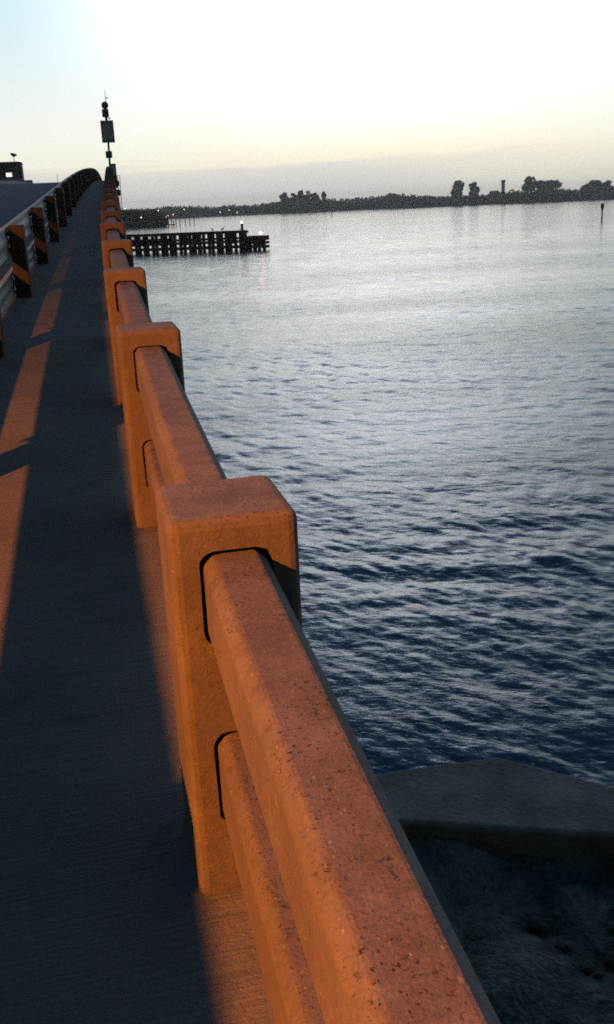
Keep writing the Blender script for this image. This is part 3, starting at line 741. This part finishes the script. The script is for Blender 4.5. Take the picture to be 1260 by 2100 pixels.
# ------------------------------------------------------------------ seawall and rubble bank under the bridge
bm = bmesh.new()
outer = [(-6, 6.75), (0, 6.6), (1.2, 6.53), (2.3, 6.50), (2.98, 6.45), (3.2, 6.25), (3.72, 5.74), (4.6, 5.2), (8, 3.8), (14, 1.4)]
inner = [(-6, 6.3), (0, 6.15), (1.2, 6.02), (1.976, 5.80), (2.4, 5.63), (2.674, 5.503), (3.338, 5.23), (4.3, 4.78), (7.7, 3.2), (13.6, .8)]
ZC = -3.0
T = [[], [], [], []]
for (ox, oy), (ix, iy) in zip(outer, inner):
    T[0].append(bm.verts.new((ox, oy, ZC - .75))); T[1].append(bm.verts.new((ox, oy, ZC))); T[2].append(bm.verts.new((ix, iy, ZC + .01))); T[3].append(bm.verts.new((ix, iy, ZC - .75)))
for a1, b1 in ((0, 1), (1, 2), (2, 3), (3, 0)):
    for i in range(len(outer) - 1): bm.faces.new((T[a1][i], T[a1][i + 1], T[b1][i + 1], T[b1][i]))
bm.faces.new([t[0] for t in T]); bm.faces.new([t[-1] for t in reversed(T)])
bmesh.ops.recalc_face_normals(bm, faces=bm.faces[:])
ee = [e for e in bm.edges if all(v.co.z > ZC - .1 for v in e.verts) and abs(e.verts[0].co.x - e.verts[1].co.x) > .15 and (e.verts[0] in T[1]) == (e.verts[1] in T[1])]
bmesh.ops.bevel(bm, geom=ee, offset=.04, segments=3, affect='EDGES', profile=.5)
sw = mesh_obj('seawall', bm, M_CAP); tag(sw, 'dark weathered concrete seawall cap with an angled corner above the water', 'seawall')
# bank surface
from mathutils import noise as mn
nx, ny = 130, 110
v = []
for j in range(ny):
    for i in range(nx):
        x = -3 + 17 * i / (nx - 1); yl = np.interp(x, [p[0] for p in inner], [p[1] for p in inner]) + .12
        y = -6 + (yl + 6) * j / (ny - 1)
        q = Vector((x, y, 0))
        z = -3.20 + .10 * max(0, yl - 1.0 - y) + .17 * mn.fractal(q * 1.3, .8, 2.1, 5) + .05 * mn.noise(q * 6)
        v.append((x, y, min(z, -.9)))
f = [(j * nx + i, j * nx + i + 1, (j + 1) * nx + i + 1, (j + 1) * nx + i) for j in range(ny - 1) for i in range(nx - 1)]
tag(np_obj('rubble_bank', v, f, M_BANK, smooth=True), 'dark mossy rubble bank behind the seawall', kind='structure')
bm = bmesh.new()
for k in range(420):
    x = random.uniform(1.2, 6.5); y = random.uniform(1.2, 4.9); yl = np.interp(x, [p[0] for p in inner], [p[1] for p in inner])
    if y > yl - .25: continue
    s_ = random.uniform(.02, .085)
    M = Matrix.Translation((x, y, -3.17 + .10 * max(0, yl - 1 - y) + -s_ * .22)) @ Matrix.Rotation(random.uniform(0, 6), 4, 'Z') @ Matrix.Rotation(random.uniform(-.4, .4), 4, 'X') @ Matrix.Diagonal((s_ * 1.2, s_ * .85, s_ * .55, 1))
    r_ = bmesh.ops.create_icosphere(bm, subdivisions=3, radius=1, matrix=M)
    sd = random.uniform(0, 99)
    for vv in r_['verts']:
        vv.co += Vector((mn.noise(vv.co * 5 + Vector((sd, 0, 0))), mn.noise(vv.co * 5 + Vector((0, sd, 0))), mn.noise(vv.co * 5 + Vector((0, 0, sd))))) * s_ * .6
tag(mesh_obj('rubble_stones', bm, M_ROCK, smooth=True), 'dark algae covered rubble stones on the bank', 'stones', kind='stuff')

# ------------------------------------------------------------------ evening haze over the bay
hm = bpy.data.materials.new('evening_haze'); hm.use_nodes = True; hm.node_tree.nodes.clear(); ht = NT(hm.node_tree)
pv_ = ht.n('ShaderNodeVolumePrincipled'); pv_.inputs['Color'].default_value = (.95, .93, .9, 1); pv_.inputs['Density'].default_value = 2.5e-4; pv_.inputs['Anisotropy'].default_value = .6
ho = ht.n('ShaderNodeOutputMaterial'); ht.l(pv_.outputs[0], ho.inputs['Volume'])
bm = bmesh.new(); box(bm, (0, 0, 12), (5300, 5300, 36))
tag(mesh_obj('haze', bm, hm), 'thin evening haze over the bay', kind='stuff')

# ------------------------------------------------------------------ render settings
S.render.engine = 'CYCLES'
S.view_settings.view_transform = 'Standard'; S.view_settings.look = 'None'; S.view_settings.exposure = 0; S.view_settings.gamma = 1
S.cycles.max_bounces = 5; S.cycles.diffuse_bounces = 0; S.cycles.glossy_bounces = 3
S.cycles.sample_clamp_indirect = 4
S.cycles.filter_width = 1.8
S.cycles.use_denoising = False
